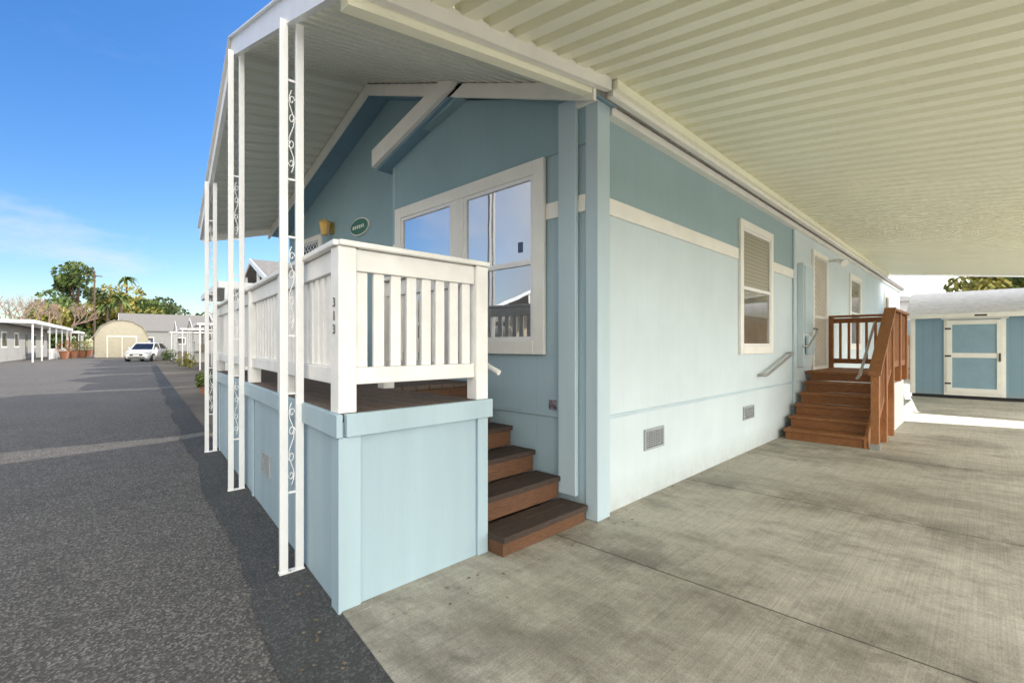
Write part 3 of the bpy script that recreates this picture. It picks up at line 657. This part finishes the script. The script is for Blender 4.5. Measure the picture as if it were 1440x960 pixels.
# ------------------------------------------------------------------ vegetation
def clump(c,r,n,size,flat=1.0):
    vs=[];fs=[]
    for _ in range(n):
        while True:
            d=Vector([random.uniform(-1,1) for _ in range(3)])
            if .05<d.length<1: break
        rr=(d.length**.4); p=Vector(c)+Vector((d.x*r,d.y*r,d.z*r*flat))/d.length*rr
        a=Vector([random.gauss(0,1) for _ in range(3)]).normalized();b=a.orthogonal().normalized();cc=a.cross(b)
        s=size*random.uniform(.6,1.4);k=len(vs)
        vs+=[tuple(p-b*s-cc*s*.5),tuple(p+b*s-cc*s*.4),tuple(p+b*s*.8+cc*s*.5),tuple(p-b*s*.9+cc*s*.5)];fs.append((k,k+1,k+2,k+3))
    return vs,fs
def tree(nm,x,y,h,cr,mats,trunk=.3,n=10,leafs=160,size=.28,low=.35):
    T_=root(nm);br=[]
    br.append(rings(None,'',[(x,y,0),(x+.1,y,h*.3),(x-.05,y+.1,h*.6),(x,y,h*.85)],[trunk,trunk*.75,trunk*.45,trunk*.15],None,8))
    per={m:[] for m in range(len(mats))}
    for i in range(n):
        a=random.uniform(0,6.28);hz=h*random.uniform(low,.95);k=math.sin(math.pi*min(.95,(hz/h-low*.6)/(1.05-low*.6)))
        rr=cr*k*random.uniform(.35,.9);c=(x+rr*math.cos(a),y+rr*math.sin(a),hz)
        br.append(rings(None,'',[(x,y,hz*.55),((x+c[0])/2,(y+c[1])/2,hz*.85),c],[trunk*.35,trunk*.2,.03],None,6))
        per[random.randrange(len(mats))].append(clump(c,cr*random.uniform(.3,.5),leafs,size,.75))
    merged(T_,'trunk',br,m_bark)
    for k,v in per.items():
        if v: merged(T_,'crown_%d'%k,v,mats[k],recalc=False)
    return T_
tree('tall_tree',7.6,118,16,4.4,[m_dleaf,m_leaf],.4,26,180,.3,.28)
tree('broadleaf_tree',13.2,118,12,5.8,[m_leaf,m_leaf2],.35,22,190,.3,.22)
tree('broadleaf_tree',18.5,116,10,5,[m_leaf,m_dleaf],.3,16,170,.3,.22)
tree('yellow_tree',16.5,110,9,4,[m_leaf2,m_leaf],.25,16,170,.26,.22)
tree('broadleaf_tree',4.0,112,8,4.5,[m_leaf,m_leaf2],.25,16,170,.3,.2)
tree('broadleaf_tree',41,-1.0,6.6,2.8,[m_leaf,m_leaf2],.25,20,260,.15,.35)
tree('broadleaf_tree',42,-4.5,7.0,3.4,[m_leaf2,m_leaf],.25,18,260,.16,.3)
tree('broadleaf_tree',45,-10,7,3.6,[m_leaf,m_dleaf],.25,14,240,.16,.3)
tree('broadleaf_tree',23,108,8,5,[m_dleaf,m_leaf],.25,12,160,.3,.2)
def palm(x,y,h):
    T_=root('palm_tree');merged(T_,'trunk',[rings(None,'',[(x,y,0),(x+.2,y,h*.5),(x,y,h)],[.3,.2,.18],None,8)],m_bark)
    vs=[];fs=[]
    for i in range(26):
        a=random.uniform(0,6.28);e=random.uniform(-.4,1.2);Ln=random.uniform(1.6,2.3)
        for k in range(7):
            t=k/6;r=Ln*t*math.cos(e*.6);z=h+Ln*t*math.sin(e)*.9-1.4*t*t;c=Vector((x+r*math.cos(a),y+r*math.sin(a),z));w=Vector((-math.sin(a),math.cos(a),-.5))*(.28*math.sin(math.pi*min(1,.12+t*.86)))
            vs+=[tuple(c-w),tuple(c),tuple(c+Vector((-w.x,-w.y,w.z))*-1)]
            if k:
                n=len(vs);fs+=[(n-6,n-5,n-2,n-3),(n-5,n-4,n-1,n-2)]
    mesh(T_,'fronds',vs,fs,m_leaf,recalc=False)
palm(14.9,121,14.3);palm(12.0,104,9.2);palm(10.6,108,8.2)
def bare(x,y,h,spread):
    T_=root('bare_tree');parts=[]
    def grow(p,d,l,r,dep):
        q=p+d*l;parts.append(rings(None,'',[tuple(p),tuple((p+q)/2+Vector((random.uniform(-.05,.05)*l,0,0))),tuple(q)],[r,r*.85,r*.7],None,4))
        if dep==0: return
        for _ in range(3):
            nd=(d+Vector((random.uniform(-1,1)*spread,random.uniform(-1,1)*spread,random.uniform(-.2,.5)))).normalized();grow(q,nd,l*random.uniform(.6,.85),r*.6,dep-1)
    grow(Vector((x,y,0)),Vector((0,0,1)),h*.28,.22,5);merged(T_,'branches',parts,m_twig,recalc=False)
bare(2.6,96,10,.9);bare(-.3,92,9.3,.9);bare(5.2,99,9,.9)
pl=root('utility_pole');v,f=rings(None,'',[(8.7,104,0),(8.7,104,13.5)],[.16,.11],None,8);merged(pl,'pole',[(v,f)],m_bark);box(pl,'crossarm',7.7,9.7,103.95,104.05,12.6,12.75,m_bark)
def bush(nm,x,y,r,h,ms,n=400,size=.05):
    T_=root(nm);merged(T_,'leaves',[clump((x+random.uniform(-.4,.4)*r,y+random.uniform(-.4,.4)*r,h*random.uniform(.35,.7)),r*.7,n//3,size,.8) for _ in range(3)],ms,recalc=False);return T_
Wm=street()
for i,(p,q,r,h) in enumerate(((.75,12.9,.2,.35),(1.0,20.2,.3,.5),(1.2,33.8,.5,.9),(.9,44.5,.6,1.1))):
    v=Wm@Vector((p,q,0));bush('shrub',v.x,v.y,r,h,[m_leaf,m_dleaf,m_leaf2][i%3])
m_terr=simple('terracotta',(.35,.15,.08),.7,.15,5,0)
def pot(p,q,r,fl,M=Wm):
    v=M@Vector((p,q,0));T_=root('potted_plant')
    merged(T_,'pot',[rings(None,'',[(v.x,v.y,.01),(v.x,v.y,r*1.6),(v.x,v.y,r*1.75)],[r*.6,r*.9,r],None,12)],m_terr);merged(T_,'plant',[clump((v.x,v.y,r*2.8),r*1.5,160,.06)],fl,recalc=False)
for p,q in ((.45,9.6),(.6,16.0)): pot(p,q,.14,m_leaf)
m_flo=leaf('flowers_orange',(.45,.12,.03),(.12,.16,.04))
for i in range(7): pot(-7.0+.5*(i%3),66+i*2.6,.45,[m_flo,m_leaf,m_leaf2][i%3])
# ------------------------------------------------------------------ world, sun, camera
EL=math.radians(28);az=Vector((1,.12)).normalized()
w=bpy.data.worlds.new('World');S.world=w;w.use_nodes=True;t=w.node_tree;bg=t.nodes['Background']
sk=N(t,'ShaderNodeTexSky');sk.sky_type='NISHITA';sk.sun_disc=False;sk.sun_elevation=EL;sk.sun_rotation=math.atan2(az.x,az.y);sk.air_density=1.0;sk.dust_density=.6;sk.ozone_density=3.0
co=N(t,'ShaderNodeTexCoord').outputs['Generated']
sp=N(t,'ShaderNodeSeparateXYZ');L(t,co,sp.inputs[0])
cn=noise(t,co,3.1,7,.62,(1,1,3.0))
cf=ramp(t,cn,[(.52,0.),(.72,.8)])
hz=ramp(t,sp.outputs[2],[(.0,1.),(.12,.85),(.36,.08),(.6,.04)])
cf=math_(t,'MULTIPLY',cf,hz,True)
hs=N(t,'ShaderNodeHueSaturation');hs.inputs['Saturation'].default_value=1.3;hs.inputs['Value'].default_value=1.55;hs.inputs['Hue'].default_value=.508;L(t,sk.outputs[0],hs.inputs['Color'])
c=mixc(t,cf,hs.outputs[0],(5.9,6.2,6.8))
def dotn(v):
    n=N(t,'ShaderNodeVectorMath');n.operation='DOT_PRODUCT';L(t,co,n.inputs[0]);n.inputs[1].default_value=v;return n.outputs['Value']
fill_bank=noise(t,co,1.6,5,.6)  # unseen bright cloud bank, added behind the camera to fill the shade
m1=ramp(t,math_(t,'ADD',math_(t,'MULTIPLY',dotn((-.714,-.70,0)),1.0),math_(t,'MULTIPLY',fill_bank,.5)),[(.05,0.),(.32,1.)])
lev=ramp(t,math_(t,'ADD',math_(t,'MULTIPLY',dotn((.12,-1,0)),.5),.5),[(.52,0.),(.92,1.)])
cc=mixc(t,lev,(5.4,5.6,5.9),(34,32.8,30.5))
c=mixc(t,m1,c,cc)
L(t,c,bg.inputs[0]);bg.inputs[1].default_value=.15
sl_=bpy.data.lights.new('sun','SUN');sl_.energy=5;sl_.angle=math.radians(.5);sl_.color=(1,.93,.82);so=bpy.data.objects.new('sun',sl_);COL.objects.link(so)
dv=Vector((az.x*math.cos(EL),az.y*math.cos(EL),math.sin(EL)));so.rotation_euler=(-dv).to_track_quat('-Z','Y').to_euler();so.location=dv*50
cd=bpy.data.cameras.new('camera');cd.sensor_width=36;cd.lens=17.025;cd.shift_y=.0035;cd.clip_end=2000;cd.clip_start=.05
cam=bpy.data.objects.new('camera',cd);COL.objects.link(cam);cam.location=(0,0,1.4);cam.rotation_euler=(math.radians(90),0,math.radians(44.45-90));S.camera=cam
S.view_settings.view_transform='Standard';S.view_settings.look='None';S.view_settings.exposure=0
